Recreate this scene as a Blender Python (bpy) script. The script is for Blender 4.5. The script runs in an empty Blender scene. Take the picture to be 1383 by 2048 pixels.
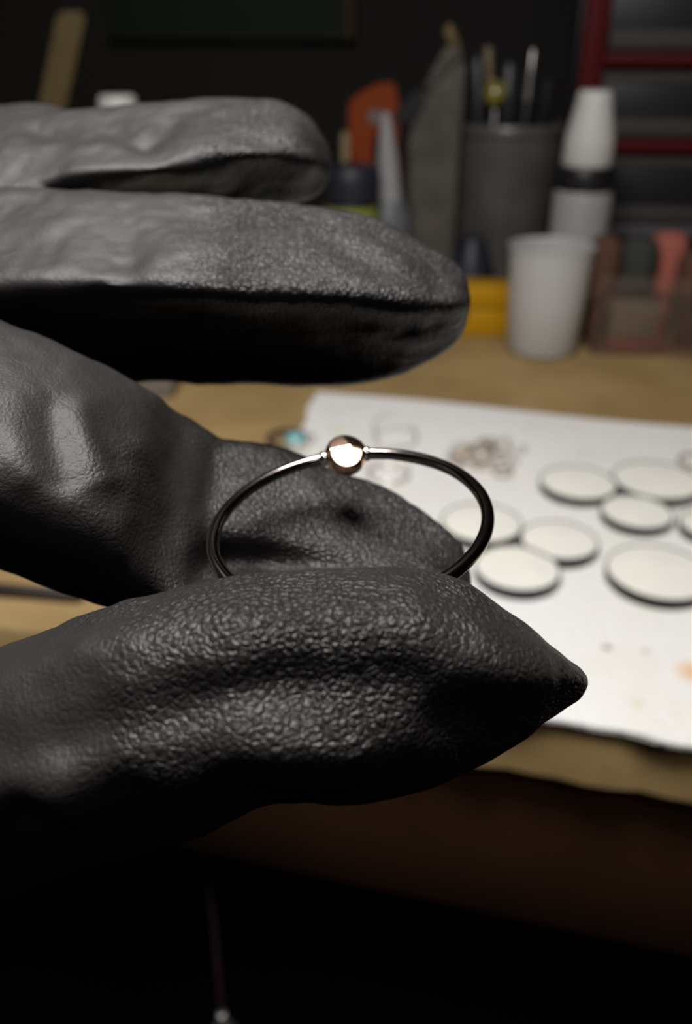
import bpy, bmesh, math, random
import numpy as np
from mathutils import Vector, Matrix

random.seed(7)
S = 0.001                      # everything below is written in millimetres
TOP = 750.0                    # height of the bench top above the floor (mm)
scene = bpy.context.scene
COL = scene.collection

# ------------------------------------------------------------------ camera
PITCH = math.radians(29.0)
CAM_H = 158.0                  # camera height above the bench top
F, CX, CY = 1750.0, 691.5, 1024.0
cam_d = bpy.data.cameras.new('camera')
cam = bpy.data.objects.new('camera', cam_d)
COL.objects.link(cam)
cam.location = (0, 0, (TOP + CAM_H) * S)
cam.rotation_euler = (math.radians(90) - PITCH, 0, 0)
cam_d.sensor_fit = 'HORIZONTAL'
cam_d.sensor_width = 36.0
cam_d.lens = 36.0 * F / 1383.0
cam_d.clip_start = 0.005
cam_d.clip_end = 20
cam_d.dof.use_dof = True
cam_d.dof.focus_distance = 0.0545
cam_d.dof.aperture_fstop = 50.0
scene.camera = cam

# ------------------------------------------------------------------ world and lamp
w = bpy.data.worlds.new('dark_room')
scene.world = w
w.use_nodes = True
w.node_tree.nodes['Background'].inputs['Color'].default_value = (0.9, 0.85, 1.0, 1)
w.node_tree.nodes['Background'].inputs['Strength'].default_value = 0.004

ld = bpy.data.lights.new('bench_lamp', 'AREA')
ld.shape = 'DISK'
ld.size = 0.140
ld.energy = 1.9
ld.color = (1.0, 0.972, 0.94)
lamp = bpy.data.objects.new('bench_lamp', ld)
COL.objects.link(lamp)
lamp.location = (-0.030, 0.105, (TOP + 380) * S)
lamp.rotation_euler = (math.radians(12), math.radians(4), 0)

l2 = bpy.data.lights.new('fill_lamp', 'AREA')      # dim fill light added behind the camera for bench edge and bead
l2.shape = 'DISK'
l2.size = 0.26
l2.energy = 2.2
l2.color = (1.0, 0.93, 0.84)
lamp2 = bpy.data.objects.new('fill_lamp', l2)
COL.objects.link(lamp2)
lamp2.location = (0.20, -0.70, (TOP + 1300) * S)
lamp2.rotation_euler = (math.radians(-30), math.radians(-6), 0)
lamp2.rotation_euler = (Vector((0.05, 0.2, TOP * S)) - lamp2.location).to_track_quat('-Z', 'Y').to_euler()

scene.view_settings.view_transform = 'Standard'
scene.view_settings.look = 'None'
scene.view_settings.exposure = 0.0
scene.view_settings.gamma = 1.0
scene.view_settings.use_curve_mapping = False
scene.cycles.use_denoising = True


# ------------------------------------------------------------------ helpers
def c2w(X, Y, Z):
    """camera space (x right, y down, z away) -> bench millimetres"""
    s, c = math.sin(PITCH), math.cos(PITCH)
    return np.array([X, Z * c - Y * s, CAM_H - Z * s - Y * c])


def on_bench(px, py, z=0.0):
    x, y = (px - CX) / F, (py - CY) / F
    d = c2w(x, y, 1.0) - np.array([0, 0, CAM_H])
    t = (CAM_H - z) / -d[2]
    return float(t * d[0]), float(t * d[1])


def at_dist(px, py, Y):
    """the point on the sight line of a pixel at bench distance Y: (x, z)"""
    x, y = (px - CX) / F, (py - CY) / F
    d = c2w(x, y, 1.0) - np.array([0, 0, CAM_H])
    t = Y / d[1]
    return float(t * d[0]), float(CAM_H + t * d[2])


def mat(name, rgb, rough=0.5, metal=0.0, spec=0.5, noise=None, bump=None, trans=0.0, ior=1.45, sss=0.0, coat=0.0):
    m = bpy.data.materials.new(name)
    m.use_nodes = True
    nt = m.node_tree
    b = nt.nodes['Principled BSDF']
    b.inputs['Base Color'].default_value = (*rgb, 1)
    b.inputs['Roughness'].default_value = rough
    b.inputs['Metallic'].default_value = metal
    b.inputs['Specular IOR Level'].default_value = spec
    b.inputs['Transmission Weight'].default_value = trans
    b.inputs['IOR'].default_value = ior
    b.inputs['Coat Weight'].default_value = coat
    if sss:
        b.inputs['Subsurface Weight'].default_value = sss
        b.inputs['Subsurface Radius'].default_value = (0.004, 0.004, 0.004)
        b.inputs['Subsurface Scale'].default_value = 1.0
    if noise or bump:
        tc = nt.nodes.new('ShaderNodeTexCoord')
    if noise:                      # (scale, rgb2, detail)
        n = nt.nodes.new('ShaderNodeTexNoise')
        n.inputs['Scale'].default_value = noise[0]
        n.inputs['Detail'].default_value = noise[2] if len(noise) > 2 else 4
        r = nt.nodes.new('ShaderNodeMix'); r.data_type = 'RGBA'
        r.inputs['A'].default_value = (*rgb, 1)
        r.inputs['B'].default_value = (*noise[1], 1)
        ra = nt.nodes.new('ShaderNodeMapRange')
        ra.inputs['From Min'].default_value = 0.35
        ra.inputs['From Max'].default_value = 0.65
        nt.links.new(tc.outputs['Object'], n.inputs['Vector'])
        nt.links.new(n.outputs['Fac'], ra.inputs['Value'])
        nt.links.new(ra.outputs['Result'], r.inputs['Factor'])
        nt.links.new(r.outputs['Result'], b.inputs['Base Color'])
    if bump:                       # (scale, strength, distance)
        n = nt.nodes.new('ShaderNodeTexNoise')
        n.inputs['Scale'].default_value = bump[0]
        n.inputs['Detail'].default_value = 4
        bp = nt.nodes.new('ShaderNodeBump')
        bp.inputs['Strength'].default_value = bump[1]
        bp.inputs['Distance'].default_value = bump[2]
        nt.links.new(tc.outputs['Object'], n.inputs['Vector'])
        nt.links.new(n.outputs['Fac'], bp.inputs['Height'])
        nt.links.new(bp.outputs['Normal'], b.inputs['Normal'])
    return m


def obj(name, bm, m, parent=None, loc=(0, 0, 0), rotz=0.0, smooth=True, edge=40):
    """one mesh object from a bmesh in millimetres; loc is on the bench (mm)"""
    me = bpy.data.meshes.new(name)
    bmesh.ops.recalc_face_normals(bm, faces=bm.faces)
    bmesh.ops.scale(bm, vec=(S, S, S), verts=bm.verts)
    bm.to_mesh(me)
    bm.free()
    if smooth:
        me.shade_smooth()
        try:
            me.set_sharp_from_angle(angle=math.radians(edge))
        except Exception:
            pass
    me.materials.append(m)
    o = bpy.data.objects.new(name, me)
    COL.objects.link(o)
    if parent is not None:
        o.parent = parent
        o.location = (loc[0] * S, loc[1] * S, loc[2] * S)
    else:
        o.location = (loc[0] * S, loc[1] * S, (TOP + loc[2]) * S)
    o.rotation_euler = (0, 0, rotz)
    return o


def tag(o, label=None, cat=None, group=None, kind=None):
    if label: o['label'] = label
    if cat: o['category'] = cat
    if group: o['group'] = group
    if kind: o['kind'] = kind
    return o


def thing(name, label, cat, loc=(0, 0, 0), rotz=0.0, group=None):
    o = bpy.data.objects.new(name, None)
    o.empty_display_size = 0.01
    COL.objects.link(o)
    o.location = (loc[0] * S, loc[1] * S, (TOP + loc[2]) * S)
    o.rotation_euler = (0, 0, rotz)
    return tag(o, label, cat, group)


def lathe(profile, seg=40, bm=None, off=(0, 0, 0)):
    """profile: list of (r, z); closed at r == 0 ends"""
    bm = bm or bmesh.new()
    rings = []
    for r, z in profile:
        if r < 1e-6:
            rings.append([bm.verts.new((off[0], off[1], off[2] + z))])
        else:
            rings.append([bm.verts.new((off[0] + r * math.cos(2 * math.pi * i / seg),
                                        off[1] + r * math.sin(2 * math.pi * i / seg), off[2] + z)) for i in range(seg)])
    for a, b in zip(rings, rings[1:]):
        for i in range(seg):
            j = (i + 1) % seg
            if len(a) == 1 and len(b) == 1: continue
            if len(a) == 1: bm.faces.new((a[0], b[i], b[j]))
            elif len(b) == 1: bm.faces.new((a[i], a[j], b[0]))
            else: bm.faces.new((a[i], a[j], b[j], b[i]))
    return bm


def box(sx, sy, sz, bev=1.0, bm=None, off=(0, 0, 0), seg=2):
    """box standing on z = off.z, centred in x and y"""
    t = bmesh.new()
    bmesh.ops.create_cube(t, size=1.0)
    for v in t.verts:
        v.co = Vector((v.co.x * sx + off[0], v.co.y * sy + off[1], (v.co.z + .5) * sz + off[2]))
    if bev > 0:
        bmesh.ops.bevel(t, geom=list(t.edges), offset=bev, segments=seg, affect='EDGES', profile=.5)
    if bm is None: return t
    me = bpy.data.meshes.new('tmp'); t.to_mesh(me); t.free(); bm.from_mesh(me); bpy.data.meshes.remove(me)
    return bm


def tube(pts, rad, seg=12, bm=None, closed=False):
    """swept tube along points; rad is a number or one radius per point"""
    bm = bm or bmesh.new()
    P = [Vector(p) for p in pts]
    n = len(P)
    R = rad if hasattr(rad, '__len__') else [rad] * n
    rings, up = [], None
    for i in range(n):
        a = P[(i - 1) % n] if (closed or i > 0) else P[i]
        b = P[(i + 1) % n] if (closed or i < n - 1) else P[i]
        t = (b - a).normalized()
        if up is None:
            up = Vector((0, 0, 1)) if abs(t.z) < .9 else Vector((1, 0, 0))
        s = t.cross(up).normalized()
        up = s.cross(t).normalized()
        rings.append([bm.verts.new(P[i] + R[i] * (math.cos(q) * s + math.sin(q) * up))
                      for q in [2 * math.pi * k / seg for k in range(seg)]])
    last = n if closed else n - 1
    for i in range(last):
        a, b = rings[i], rings[(i + 1) % n]
        for k in range(seg):
            bm.faces.new((a[k], a[(k + 1) % seg], b[(k + 1) % seg], b[k]))
    if not closed:
        bm.faces.new(rings[0][::-1]); bm.faces.new(rings[-1])
    return bm


def prism(poly, depth, bev=.8):
    """poly in (x, z), extruded in y (centred), bevelled"""
    bm = bmesh.new()
    f = bm.faces.new([bm.verts.new((x, -depth / 2, z)) for x, z in poly])
    r = bmesh.ops.extrude_face_region(bm, geom=[f])
    for v in r['geom']:
        if isinstance(v, bmesh.types.BMVert): v.co.y += depth
    bmesh.ops.recalc_face_normals(bm, faces=bm.faces)
    if bev: bmesh.ops.bevel(bm, geom=list(bm.edges), offset=bev, segments=2, affect='EDGES')
    return bm


# ------------------------------------------------------------------ materials
MT = {
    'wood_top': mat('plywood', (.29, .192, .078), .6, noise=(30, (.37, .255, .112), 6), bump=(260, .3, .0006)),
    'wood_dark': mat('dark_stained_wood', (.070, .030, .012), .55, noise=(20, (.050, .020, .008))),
    'wall': mat('dark_painted_wall', (.014, .0125, .012), .9, noise=(6, (.010, .009, .009))),
    'floor': mat('dark_floor', (.012, .010, .010), .8, noise=(9, (.018, .014, .012))),
    'cup_white': mat('milky_plastic', (.50, .50, .49), .42, sss=.2),
    'white_plastic': mat('white_plastic', (.60, .59, .57), .45),
    'black_plastic': mat('black_plastic', (.012, .011, .013), .4),
    'grey_cup': mat('smoky_grey_plastic', (.085, .077, .072), .35, noise=(40, (.06, .056, .054))),
    'red': mat('red_enamel', (.085, .0015, .004), .6, spec=.25),
    'bin': mat('black_bin', (.012, .0115, .016), .5),
    'bin_label': mat('grey_label_strip', (.06, .054, .048), .7),
    'orange': mat('orange_plastic', (.21, .034, .003), .6, spec=.25),
    'yellow': mat('yellow_plastic', (.48, .25, .004), .5, spec=.3),
    'navy': mat('navy_plastic', (.012, .014, .024), .5),
    'lime': mat('yellow_green_label', (.22, .24, .03), .6),
    'pouch': mat('olive_grey_foil', (.10, .092, .074), .4, noise=(50, (.055, .052, .045)), bump=(120, .5, .002)),
    'pale_stick': mat('pale_wood', (.24, .19, .10), .6, noise=(60, (.19, .145, .07))),
    'steel': mat('bright_steel', (.40, .38, .37), .35, metal=1.0),
    'silver': mat('silver_wire', (.86, .83, .79), .35, metal=.75),
    'bronze': mat('bronze_wire', (.55, .43, .30), .35, metal=.8),
    'gunmetal': mat('oxidised_metal', (.022, .018, .021), .45, metal=.3, spec=.3),
    'cream': mat('cream_plaster', (.84, .825, .745), .75, noise=(120, (.79, .775, .72)), bump=(700, .2, .0003)),
    'teal': mat('turquoise_stone', (.10, .38, .44), .18, noise=(300, (.25, .50, .50))),
    'green_board': mat('dark_green_board', (.008, .018, .005), .8, noise=(12, (.005, .010, .006))),
    'brown_edge': mat('brown_board_edge', (.035, .02, .008), .7),
    'olive_wood': mat('olive_varnished_wood', (.16, .115, .042), .6, noise=(25, (.12, .085, .032))),
    'clear': mat('clear_plastic', (.86, .76, .68), .10, trans=.96, ior=1.06, spec=.2),
    'felt_brown': mat('brown_felt', (.10, .052, .036), .95, spec=.1),
    'felt_green': mat('grey_green_felt', (.045, .047, .042), .95, spec=.1),
    'felt_salmon': mat('salmon_felt', (.36, .115, .09), .9, spec=.1),
    'pale_block': mat('pale_grey_block', (.20, .185, .15), .8),
    'pink_bar': mat('pink_compound', (.22, .08, .065), .8),
    'cord': mat('dark_red_cord', (.10, .045, .055), .8),
    'knob': mat('grey_knob', (.07, .055, .06), .5),
    'lime_bead': mat('yellow_green_resin', (.20, .18, .03), .12, coat=1.0),
    'black_steel': mat('black_file_steel', (.020, .014, .012), .5),
}

# white towel: fuzzy, with a few stains that belong to it
def towel_material():
    m = mat('white_towel', (.86, .85, .83), .95, spec=.1, bump=(620, .9, .0014))
    nt = m.node_tree
    b = nt.nodes['Principled BSDF']
    tc = nt.nodes.new('ShaderNodeTexCoord')
    n = nt.nodes.new('ShaderNodeTexNoise'); n.inputs['Scale'].default_value = 28; n.inputs['Detail'].default_value = 3
    nt.links.new(tc.outputs['Object'], n.inputs['Vector'])
    mr = nt.nodes.new('ShaderNodeMapRange')
    mr.inputs['From Min'].default_value = .5; mr.inputs['From Max'].default_value = .7
    nt.links.new(n.outputs['Fac'], mr.inputs['Value'])
    cur = nt.nodes.new('ShaderNodeMix'); cur.data_type = 'RGBA'
    cur.inputs['A'].default_value = (.87, .855, .84, 1); cur.inputs['B'].default_value = (.84, .83, .755, 1)
    nt.links.new(mr.outputs['Result'], cur.inputs['Factor'])
    out = cur.outputs['Result']
    for px, py, r, rgb in ((1212, 1303, 2.6, (.26, .10, .07)), (1383, 1352, 7.0, (.80, .45, .16)), (1290, 1310, 2.5, (.60, .48, .40)),
                           (672, 866, 5.0, (.74, .74, .40)), (1160, 918, 2.2, (.55, .50, .45)), (1275, 1415, 3.0, (.72, .68, .45)),
                           (1295, 955, 4, (.85, .62, .45))):
        x, y = on_bench(px, py)
        d = nt.nodes.new('ShaderNodeVectorMath'); d.operation = 'DISTANCE'
        d.inputs[1].default_value = (x * S, y * S, 1.8 * S)
        nt.links.new(tc.outputs['Object'], d.inputs[0])
        q = nt.nodes.new('ShaderNodeMapRange')
        q.interpolation_type = 'SMOOTHSTEP'
        q.inputs['From Min'].default_value = r * S; q.inputs['From Max'].default_value = 0
        q.inputs['To Max'].default_value = .8
        nt.links.new(d.outputs['Value'], q.inputs['Value'])
        mx = nt.nodes.new('ShaderNodeMix'); mx.data_type = 'RGBA'
        mx.inputs['B'].default_value = (*rgb, 1)
        nt.links.new(q.outputs['Result'], mx.inputs['Factor'])
        nt.links.new(out, mx.inputs['A'])
        out = mx.outputs['Result']
    nt.links.new(out, b.inputs['Base Color'])
    return m


def glove_material():
    m = bpy.data.materials.new('black_nitrile')
    m.use_nodes = True
    nt = m.node_tree
    N, L = nt.nodes, nt.links
    b = N['Principled BSDF']
    b.inputs['Base Color'].default_value = (.0165, .0148, .0143, 1)
    b.inputs['Roughness'].default_value = .43
    b.inputs['Specular IOR Level'].default_value = .35
    tc = N.new('ShaderNodeTexCoord')
    at = N.new('ShaderNodeAttribute'); at.attribute_name = 'grain'
    # warp so that the pebbles are not perfect cells
    wn = N.new('ShaderNodeTexNoise'); wn.inputs['Scale'].default_value = 1300; wn.inputs['Detail'].default_value = 2
    L.new(tc.outputs['Object'], wn.inputs['Vector'])
    ws = N.new('ShaderNodeVectorMath'); ws.operation = 'SCALE'; ws.inputs['Scale'].default_value = .0004
    L.new(wn.outputs['Color'], ws.inputs[0])
    wa = N.new('ShaderNodeVectorMath'); wa.operation = 'ADD'
    L.new(tc.outputs['Object'], wa.inputs[0]); L.new(ws.outputs[0], wa.inputs[1])
    def pebbles(scale, hi):
        v = N.new('ShaderNodeTexVoronoi'); v.feature = 'DISTANCE_TO_EDGE'; v.inputs['Scale'].default_value = scale
        L.new(wa.outputs[0], v.inputs['Vector'])
        r = N.new('ShaderNodeMapRange'); r.interpolation_type = 'SMOOTHSTEP'
        r.inputs['From Min'].default_value = -.10; r.inputs['From Max'].default_value = hi
        L.new(v.outputs['Distance'], r.inputs['Value'])
        return r.outputs['Result']
    n2 = N.new('ShaderNodeTexNoise'); n2.inputs['Scale'].default_value = 1000; n2.inputs['Detail'].default_value = 3
    L.new(tc.outputs['Object'], n2.inputs['Vector'])
    a1 = N.new('ShaderNodeMath'); a1.operation = 'MULTIPLY_ADD'; a1.inputs[1].default_value = .55
    L.new(n2.outputs['Fac'], a1.inputs[0]); L.new(pebbles(2100, .40), a1.inputs[2])
    a2 = N.new('ShaderNodeMath'); a2.operation = 'MULTIPLY_ADD'; a2.inputs[1].default_value = .30
    L.new(pebbles(3900, .42), a2.inputs[0]); L.new(a1.outputs[0], a2.inputs[2])
    b1 = N.new('ShaderNodeBump'); b1.inputs['Distance'].default_value = .000115
    pn = N.new('ShaderNodeTexNoise'); pn.inputs['Scale'].default_value = 130; pn.inputs['Detail'].default_value = 2
    L.new(tc.outputs['Object'], pn.inputs['Vector'])
    pr = N.new('ShaderNodeMapRange'); pr.inputs['From Min'].default_value = .35; pr.inputs['From Max'].default_value = .65
    pr.inputs['To Min'].default_value = .45; pr.inputs['To Max'].default_value = 1.0
    L.new(pn.outputs['Fac'], pr.inputs['Value'])
    gm = N.new('ShaderNodeMath'); gm.operation = 'MULTIPLY_ADD'; gm.inputs[2].default_value = .10      # a trace of grain everywhere
    L.new(at.outputs['Fac'], gm.inputs[0]); L.new(pr.outputs['Result'], gm.inputs[1])
    rr = N.new('ShaderNodeMapRange'); rr.inputs['To Min'].default_value = .54; rr.inputs['To Max'].default_value = .42
    L.new(at.outputs['Fac'], rr.inputs['Value']); L.new(rr.outputs['Result'], b.inputs['Roughness'])
    L.new(gm.outputs[0], b1.inputs['Strength']); L.new(a2.outputs[0], b1.inputs['Height'])
    # fine leathery skin everywhere
    n3 = N.new('ShaderNodeTexNoise'); n3.inputs['Scale'].default_value = 4200; n3.inputs['Detail'].default_value = 3
    L.new(tc.outputs['Object'], n3.inputs['Vector'])
    b2 = N.new('ShaderNodeBump'); b2.inputs['Strength'].default_value = .6; b2.inputs['Distance'].default_value = .00009
    L.new(n3.outputs['Fac'], b2.inputs['Height']); L.new(b1.outputs['Normal'], b2.inputs['Normal'])
    L.new(b2.outputs['Normal'], b.inputs['Normal'])
    return m


# ------------------------------------------------------------------ room shell and bench
ANG = math.radians(-14.0)                 # the bench is turned against the camera
E = np.array([math.cos(ANG), math.sin(ANG)])      # along the front edge
Nn = np.array([-math.sin(ANG), math.cos(ANG)])    # away from the camera
EDGE = 179.5                               # distance of the front edge along Nn


def bench(u, v):
    """bench coordinates: u along the edge, v behind the front edge"""
    p = E * u + Nn * (EDGE + v)
    return float(p[0]), float(p[1])


bm = box(4000, 4000, 20, 0)
tag(obj('floor', bm, MT['floor'], loc=(0, 0, -TOP - 20), smooth=False), kind='structure')
x, y = bench(0, 560)
tag(obj('wall_back', box(3200, 40, 2400, 0), MT['wall'], loc=(x, y + 20, -TOP), rotz=ANG, smooth=False), kind='structure')
bx, by = bench(-1560, -100)
tag(obj('wall_left', box(40, 2600, 2400, 0), MT['wall'], loc=(bx, by, -TOP), rotz=ANG, smooth=False), kind='structure')

bx, by = bench(0, 0)
wb = thing('workbench', 'plywood topped workbench with dark brown front panel under the edge', 'workbench', (bx, by, -TOP), ANG)
# bench top, gently uneven along its sawn front edge
bm = bmesh.new()
NU = 160
cols = []
for i in range(NU + 1):
    u = -560 + 1120 * i / NU
    j = .5 * math.sin(u * .21) + .4 * math.sin(u * .53 + 1) + random.uniform(-.25, .25)
    prof = [(6.0 + j, 0.0), (j + 3.6, -1.0), (j + 2.4, -3.5), (j + 1.2 + random.uniform(-.3, .3), -10), (j, -18.5), (1.5 + j, -20), (545, -20), (545, 0)]
    cols.append([bm.verts.new((u, a, TOP + z)) for a, z in prof])
for a, b in zip(cols, cols[1:]):
    for k in range(8):
        bm.faces.new((a[k], a[(k + 1) % 8], b[(k + 1) % 8], b[k]))
bm.faces.new(cols[0]); bm.faces.new(cols[-1][::-1])
obj('bench_top', bm, MT['wood_top'], wb)
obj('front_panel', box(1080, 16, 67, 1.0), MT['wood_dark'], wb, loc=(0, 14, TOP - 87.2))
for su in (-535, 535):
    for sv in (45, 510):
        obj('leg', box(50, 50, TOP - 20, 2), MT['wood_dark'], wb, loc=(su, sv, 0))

# cord with a pull knob hanging below the front panel
x0, y0 = bench(-101, 15.5)
cd = thing('pull_cord', 'thin dark red cord with a grey knob hanging below the front panel of the workbench', 'cord', (x0, y0, -226))
obj('cord', tube([(0, 0, 30), (.6, -.3, 60), (1.0, 0, 85), (.4, 0, 138.5)], .9, 10), MT['cord'], cd)
obj('knob', lathe([(0, 0), (5, 1), (7.5, 5), (8, 11), (6, 18), (3.2, 23), (0, 24)], 28), MT['knob'], cd)
obj('ferrule', lathe([(0, 23.5), (2.0, 23.8), (2.2, 27), (1.6, 31), (0, 31.5)], 20), MT['silver'], cd)

# ------------------------------------------------------------------ towel and the things on it
TW = 1.0
BL, BR, FR, FL = (-15, 404), (262, 333), (262, 122), (-36, 205)
bm = bmesh.new()
NA, NB = 110, 90
grid_t, grid_b = [], []
fe = lambda u: .9 * math.sin(u * 47) + .6 * math.sin(u * 111 + 2) + random.uniform(-.25, .25)
for j in range(NB + 1):
    rt, rb = [], []
    v = j / NB
    for i in range(NA + 1):
        u = i / NA
        # front edge follows the bench edge and hangs 3 mm over it
        fx, fy = bench(-84 + 340 * u, -0.3 + .8 * math.sin(u * 47) + .4 * math.sin(u * 111 + 2))
        bx_, by_ = BL[0] + (BR[0] - BL[0]) * u, BL[1] + (BR[1] - BL[1]) * u
        by_ += 1.0 * math.sin(u * 9)
        px_, py_ = fx + (bx_ - fx) * v, fy + (by_ - fy) * v
        if i == 0: px_ += .8 * math.sin(v * 40)
        z = .35 + .30 * (1 + math.sin(px_ * .055 + py_ * .03)) * min(1, 6 * v)
        if v < .04: z += .2 * math.sin(u * 60)
        rt.append(bm.verts.new((px_, py_, z + TW)))
        rb.append(bm.verts.new((px_, py_, .12)))
    grid_t.append(rt); grid_b.append(rb)
for j in range(NB):
    for i in range(NA):
        bm.faces.new((grid_t[j][i], grid_t[j][i + 1], grid_t[j + 1][i + 1], grid_t[j + 1][i]))
        bm.faces.new((grid_b[j][i], grid_b[j + 1][i], grid_b[j + 1][i + 1], grid_b[j][i + 1]))
for j in range(NB):
    for i in (0, NA):
        bm.faces.new((grid_t[j][i], grid_t[j + 1][i], grid_b[j + 1][i], grid_b[j][i]))
for i in range(NA):
    for j in (0, NB):
        bm.faces.new((grid_t[j][i], grid_t[j][i + 1], grid_b[j][i + 1], grid_b[j][i]))
tag(obj('towel', bm, towel_material(), edge=60), 'white towel with small stains spread over the front of the workbench', 'towel')
ZT = 2.0                                     # surface of the towel

SET = 'round bezel cups drying on the towel'
def bezel_cup(px, py, wpx, label, h=3.6):
    x, y = on_bench(px, py, ZT + h * .7)
    dep = y * math.cos(PITCH) + CAM_H * math.sin(PITCH)
    r = wpx / (F / dep) / 2
    t = thing('bezel_cup', label, 'cup', (x, y, ZT), random.uniform(0, 6), SET)
    obj('rim', lathe([(0, 0), (r - .8, 0), (r, .5), (r + .1, h - .4), (r - .1, h), (r - .3, h + .05), (r - .42, h - .3), (r - .5, 1.2), (0, 1.2)], 64),
        MT['gunmetal'], t)
    prof = [(0, 1.25), (r - .55, 1.25), (r - .55, h - .3)]
    for k in range(1, 9):
        q = 1 - k / 8
        prof.append(((r - .55) * q, h - .3 + .5 * math.sin((1 - q) * math.pi / 2)))
    bm = lathe(prof, 48)
    obj('filling', bm, MT['cream'], t)
    return t

bezel_cup(1155, 968, 150, 'white filled metal cup at the back of the towel, below a tiny grey speck')
bezel_cup(1312, 963, 170, 'large white filled metal cup with an orange smudge, rearmost of the round cups')
bezel_cup(1272, 1027, 140, 'small white filled metal cup tucked in front of the smudged cup')
bezel_cup(1424, 1053, 128, 'white filled metal cup cut off by the right edge of the photo')
bezel_cup(962, 1048, 160, 'white filled metal cup half seen through the held ring')
bezel_cup(1117, 1083, 152, 'yellowish white filled metal cup between the ring and the largest cups')
bezel_cup(1033, 1139, 168, 'white filled metal cup closest to the gloved thumb')
bezel_cup(1316, 1147, 205, 'largest white filled metal cup, nearest the front right of the towel')

# heap of jump rings
hx, hy = on_bench(965, 915, ZT)
GR = 'jump rings in the heap on the towel'
def torus(R, r, seg=28, ms=8):
    return tube([(R * math.cos(2 * math.pi * k / seg), R * math.sin(2 * math.pi * k / seg), 0) for k in range(seg)], r, ms, closed=True)
ringmesh = {}
for k, mn in enumerate(('silver', 'bronze')):
    o = obj('jump_ring', torus(3.0, .42), MT[mn], loc=(hx, hy, ZT + 3))
    ringmesh[mn] = o
k = 0
for lay, (n, rad) in enumerate(((17, 17.0), (10, 11), (5, 6))):
    for i in range(n):
        mn = 'silver' if (k % 5) in (0, 1, 3) else 'bronze'
        o = ringmesh[mn]
        if 'label' in o:
            o = o.copy(); COL.objects.link(o)
        a = 2 * math.pi * (i + .3 * lay) / n + random.uniform(-.2, .2)
        rr = rad * random.uniform(.45, 1.0)
        o.location = ((hx + rr * math.cos(a)) * S, (hy + .98 * rr * math.sin(a)) * S, (TOP + ZT + .8 + 1.3 * lay + random.uniform(0, .5)) * S)
        o.rotation_euler = (random.uniform(-.35, .35), random.uniform(-.35, .35), 0)
        o.scale = [random.uniform(.8, 1.15)] * 3
        tag(o, ('silver coloured' if mn == 'silver' else 'brownish bronze') + ' jump ring in the heap at the back of the white towel', 'jump ring', GR if mn == 'silver' else 'bronze rings in the heap on the towel')
        k += 1

# turquoise ring, thin wire ring, folded silver ring
x, y = on_bench(585, 892, ZT)
t = thing('turquoise_ring', 'silver ring with a turquoise stone at the left edge of the towel', 'ring', (x, y, ZT), .4)
obj('band', torus(8.5, .9, 48, 12), MT['gunmetal'], t, loc=(0, 6, 1.0))
obj('bezel', lathe([(0, .6), (4.6, .6), (5.2, 1.2), (5.2, 4.2), (4.8, 4.8), (4.5, 4.4), (0, 4.2)], 40), MT['silver'], t, loc=(0, -3.5, 0))
obj('stone', lathe([(0, 4.2), (4.45, 4.2), (4.3, 5.2), (3.4, 6.6), (1.8, 7.4), (0, 7.7)], 40), MT['teal'], t, loc=(0, -3.5, 0))
x, y = on_bench(620, 885, ZT)
tag(obj('silver_bead', lathe([(0, 0), (1.6, .4), (2.4, 1.6), (2.4, 2.4), (1.6, 3.6), (0, 4)], 24), MT['silver'], loc=(x, y, ZT)),
    'small silver bead beside the turquoise ring', 'bead')
x, y = on_bench(790, 880, ZT)
tag(obj('wire_ring', torus(9.5, .45, 56, 8), MT['silver'], loc=(x, y, ZT + 4.2)), 'thin silver wire ring lying tilted behind the held ring', 'ring').rotation_euler = (.35, .25, 0)
x, y = on_bench(776, 950, ZT)
t = thing('stud_ring', 'dull silver ring with a pale stud lying just behind the held ring', 'ring', (x, y, ZT), .9)
obj('band', torus(8, .8, 48, 10), MT['silver'], t, loc=(0, 0, .8))
obj('stud', lathe([(0, 0), (2.6, .2), (3, 1.4), (2.4, 3.2), (0, 3.8)], 28), MT['cream'], t, loc=(8, -1, .4))
x, y = on_bench(1392, 925, ZT)
tag(obj('wire_ring', torus(7, .5, 44, 8), MT['bronze'], loc=(x, y, ZT + .6)), 'thin bronze wire ring at the right edge of the photo behind the cups', 'ring')

# black file on the left of the bench
p0 = on_bench(168, 1203); p1 = on_bench(-260, 1170)
t = thing('needle_file', 'thin black needle file lying on the bare wood left of the towel', 'file', (p0[0], p0[1], 0), math.atan2(p1[1] - p0[1], p1[0] - p0[0]))
obj('blade', tube([(0, 0, 2.2), (1.5, 0, 2.2), (40, 0, 2.2), (70, 0, 2.2)], [1.2, 2.1, 2.1, 1.5], 10), MT['black_steel'], t)
obj('handle', tube([(68, 0, 3), (72, 0, 3), (84, 0, 3), (110, 0, 3), (114, 0, 3)], [1.6, 2.6, 3.0, 2.8, 1.5], 14), MT['navy'], t)

# ------------------------------------------------------------------ things standing at the back of the bench
def up(px, py, Y):                            # height above the bench of a pixel's sight line at distance Y
    return at_dist(px, py, Y)[1]

# milky measuring cup
cx_, _ = at_dist(1092, 600, 472)
t = thing('plastic_cup', 'milky white plastic cup standing on the bare wood in front of the dropper bottle', 'cup', (cx_, 472, 0))
hc = up(1092, 490, 472)
obj('body', lathe([(0, 0), (15.5, 0), (18.2, .9), (19.4, 3.0), (20.8, hc * .55), (22.0, hc - 2.0), (20.9, hc - 2.0), (19.6, hc * .55), (18.0, 3.2), (0, 2.4)], 64), MT['cup_white'], t)
obj('rim', lathe([(20.9, hc - 2.1), (22.1, hc - 2.1), (22.6, hc - 1.2), (22.5, hc), (21.4, hc + .1), (20.9, hc - .8), (20.9, hc - 2.1)], 64), MT['cup_white'], t)

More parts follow.
